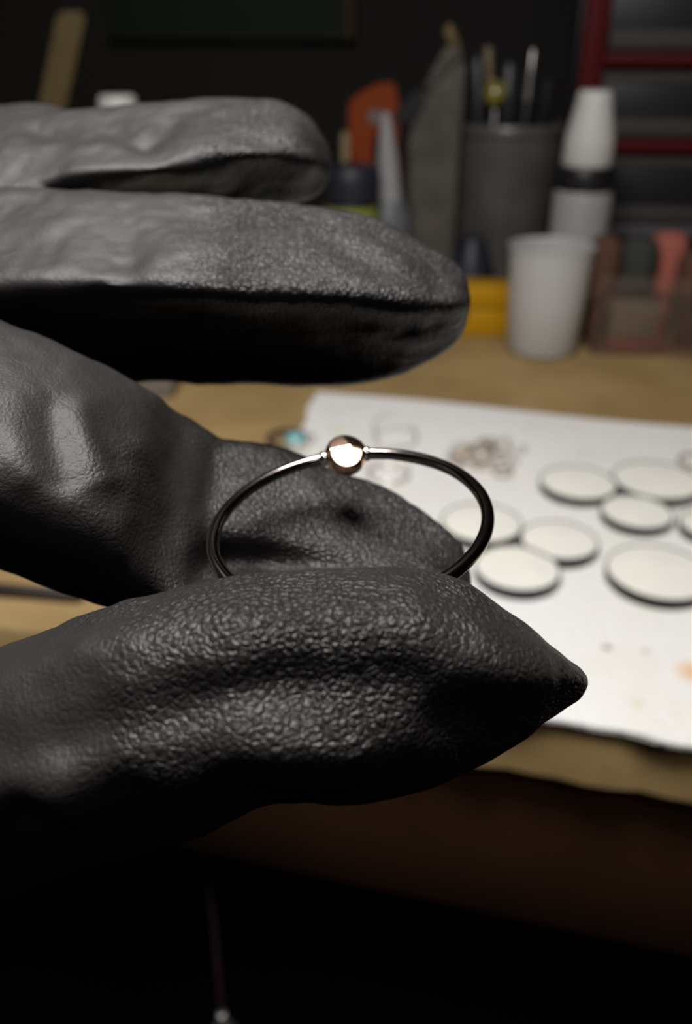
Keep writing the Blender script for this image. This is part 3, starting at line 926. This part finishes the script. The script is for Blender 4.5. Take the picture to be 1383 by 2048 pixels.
disp += fold((75, 800), (110, 960), 1.0, -.35, 57) + fold((170, 800), (215, 910), .8, -.3, 58)
disp += fold((60, 965), (230, 1045), 1.0, .25, 57)
disp += fold((200, 235), (300, 310), 1.6, -.5, 91) + fold((330, 230), (300, 300), 1.4, -.4, 91) + fold((60, 240), (180, 290), 1.2, -.4, 92)
disp += fold((235, 400), (260, 530), 1.6, -.35, 76) + fold((690, 430), (800, 520), 1.5, .4, 78) + fold((640, 440), (760, 550), 1.2, -.3, 77)
disp += fold((110, 1590), (180, 1680), 1.6, .6, 44) + fold((60, 1640), (160, 1740), 1.2, -.5, 44)
disp += fold((840, 1250), (1090, 1350), 1.6, .55, 45)
co += no * disp[:, None]
gme.vertices.foreach_set('co', (co * S).astype(np.float32).ravel())
g = np.clip((Xc + 18 + 7 * vnoise(co, 7.0, 2.0) + 3 * vnoise(co, 2.5, 5.0)) / 9.0, 0, 1)
g = g * g * (3 - 2 * g)
att = gme.attributes.new('grain', 'FLOAT', 'POINT')
att.data.foreach_set('value', g.astype(np.float32))
gme.shade_smooth()
gme.update()
gme.materials.clear(); gme.materials.append(glove_material())
hand = bpy.data.objects.new('gloved_hand', gme)
COL.objects.link(hand)
hand.location = (0, 0, TOP * S)
tag(hand, 'hand in a black textured rubber glove pinching a thin ring between thumb and forefinger', 'hand')
# sleeve beyond the cuff
bm = bmesh.new()
sl_r = []
for X, hl, ht in ((-200, 20, 16), (-203, 22, 17.5), (-260, 27, 23), (-330, 31, 28), (-333, 30, 27)):
    R = []
    for q in np.linspace(0, 2 * math.pi, 40, endpoint=False):
        a, b = hl * math.cos(q), ht * math.sin(q)
        R.append((-18 - a * math.cos(.6) - b * math.sin(.6), 86 + a * math.sin(.6) - b * math.cos(.6)))
    sl_r.append((X, np.array(R)))
loft(bm, sl_r)
sl_o = obj('sleeve', bm, mat('dark_sleeve_cloth', (.02, .02, .024), .9), hand)

# ------------------------------------------------------------------ the ring
RC = np.array([0.208, 0.722, 63.918]); ra, rb = .569, .141
RR, RT = 10.02, .48                                         # centre line and half thickness of the band
n_ = np.array([math.sin(rb) * math.cos(ra), math.cos(rb) * math.cos(ra), math.sin(ra)])
u_ = np.cross(n_, [0, 0, 1.0]); u_ /= np.linalg.norm(u_)
w_ = np.cross(u_, n_)
def rp(t, r=RR, k=0.0):                                     # point of the ring plane in bench mm
    q = RC + r * (math.cos(t) * u_ + math.sin(t) * w_) + k * n_
    return Vector(c2w(*q))
# angle of the bead: where the circle passes the bead's place in the picture
def pix(p):
    y, z = p[1], CAM_H - p[2]
    Z = y * c_ + z * s_; Yv = z * c_ - y * s_
    return CX + F * p[0] / Z, CY + F * Yv / Z
best = min(np.linspace(0, 2 * math.pi, 2000), key=lambda t: (pix(rp(t))[0] - 691) ** 2 + (pix(rp(t))[1] - 915) ** 2)
TB = best
gap = 1.55 / RR
bead_c = rp(TB)
ring = thing('ring', 'thin dark polished metal ring with a rose gold bead, held between gloved thumb and forefinger', 'ring', tuple(rp(TB + math.pi)))
o3 = rp(TB + math.pi)
pts, rad = [], []
NS = 220
for i in range(NS + 1):
    t = TB + gap * .8 + (2 * math.pi - 1.6 * gap) * i / NS
    e = min(i, NS - i) / NS
    pts.append(rp(t) - o3); rad.append(RT * (1 + .22 * math.exp(-(e / .012) ** 2)) * (1 + .02 * math.sin(t * 9)))
obj('band', tube(pts, rad, 24), mat('polished_dark_silver', (.27, .235, .22), .14, metal=1.0), ring, edge=60)
# bead: a hammered pebble with two flats
view = (Vector((0, 0, CAM_H)) - bead_c).normalized()
lp = Vector((lamp2.location.x / S, lamp2.location.y / S, lamp2.location.z / S - TOP))
half = (view + (lp - bead_c).normalized()).normalized()
bm = bmesh.new()
bmesh.ops.create_icosphere(bm, subdivisions=5, radius=1.74)
tang = (rp(TB + .01) - rp(TB - .01)).normalized()
side = half.cross(tang).normalized()
upper = (half + .68 * side * (1 if side.z > 0 else -1) + .10 * tang).normalized()
upper2 = (half * .9 + .80 * side * (1 if side.z > 0 else -1) - .30 * tang).normalized()
for v in bm.verts:
    p = v.co
    for nrm, dd in ((half, 1.10), (upper, 1.16), (upper2, 1.22)):
        k_ = p.dot(nrm) - dd
        if k_ > 0: p = p - nrm * k_ * .985
    v.co = p
bmesh.ops.smooth_vert(bm, verts=bm.verts, factor=.5, use_axis_x=True, use_axis_y=True, use_axis_z=True)
tag(obj('bead', bm, mat('rose_gold', (.90, .58, .42), .16, metal=1.0), ring, loc=tuple(bead_c - o3), edge=180), 'rose gold bead with flat hammered facets')
for sgn in (1, -1):
    q = rp(TB + sgn * gap * (1.16 if sgn > 0 else 1.10)) - o3
    bm = bmesh.new()
    bmesh.ops.create_icosphere(bm, subdivisions=4, radius=.62)
    obj('solder_joint', bm, mat('bright_silver', (.80, .77, .72), .10, metal=1.0), ring, loc=tuple(q))
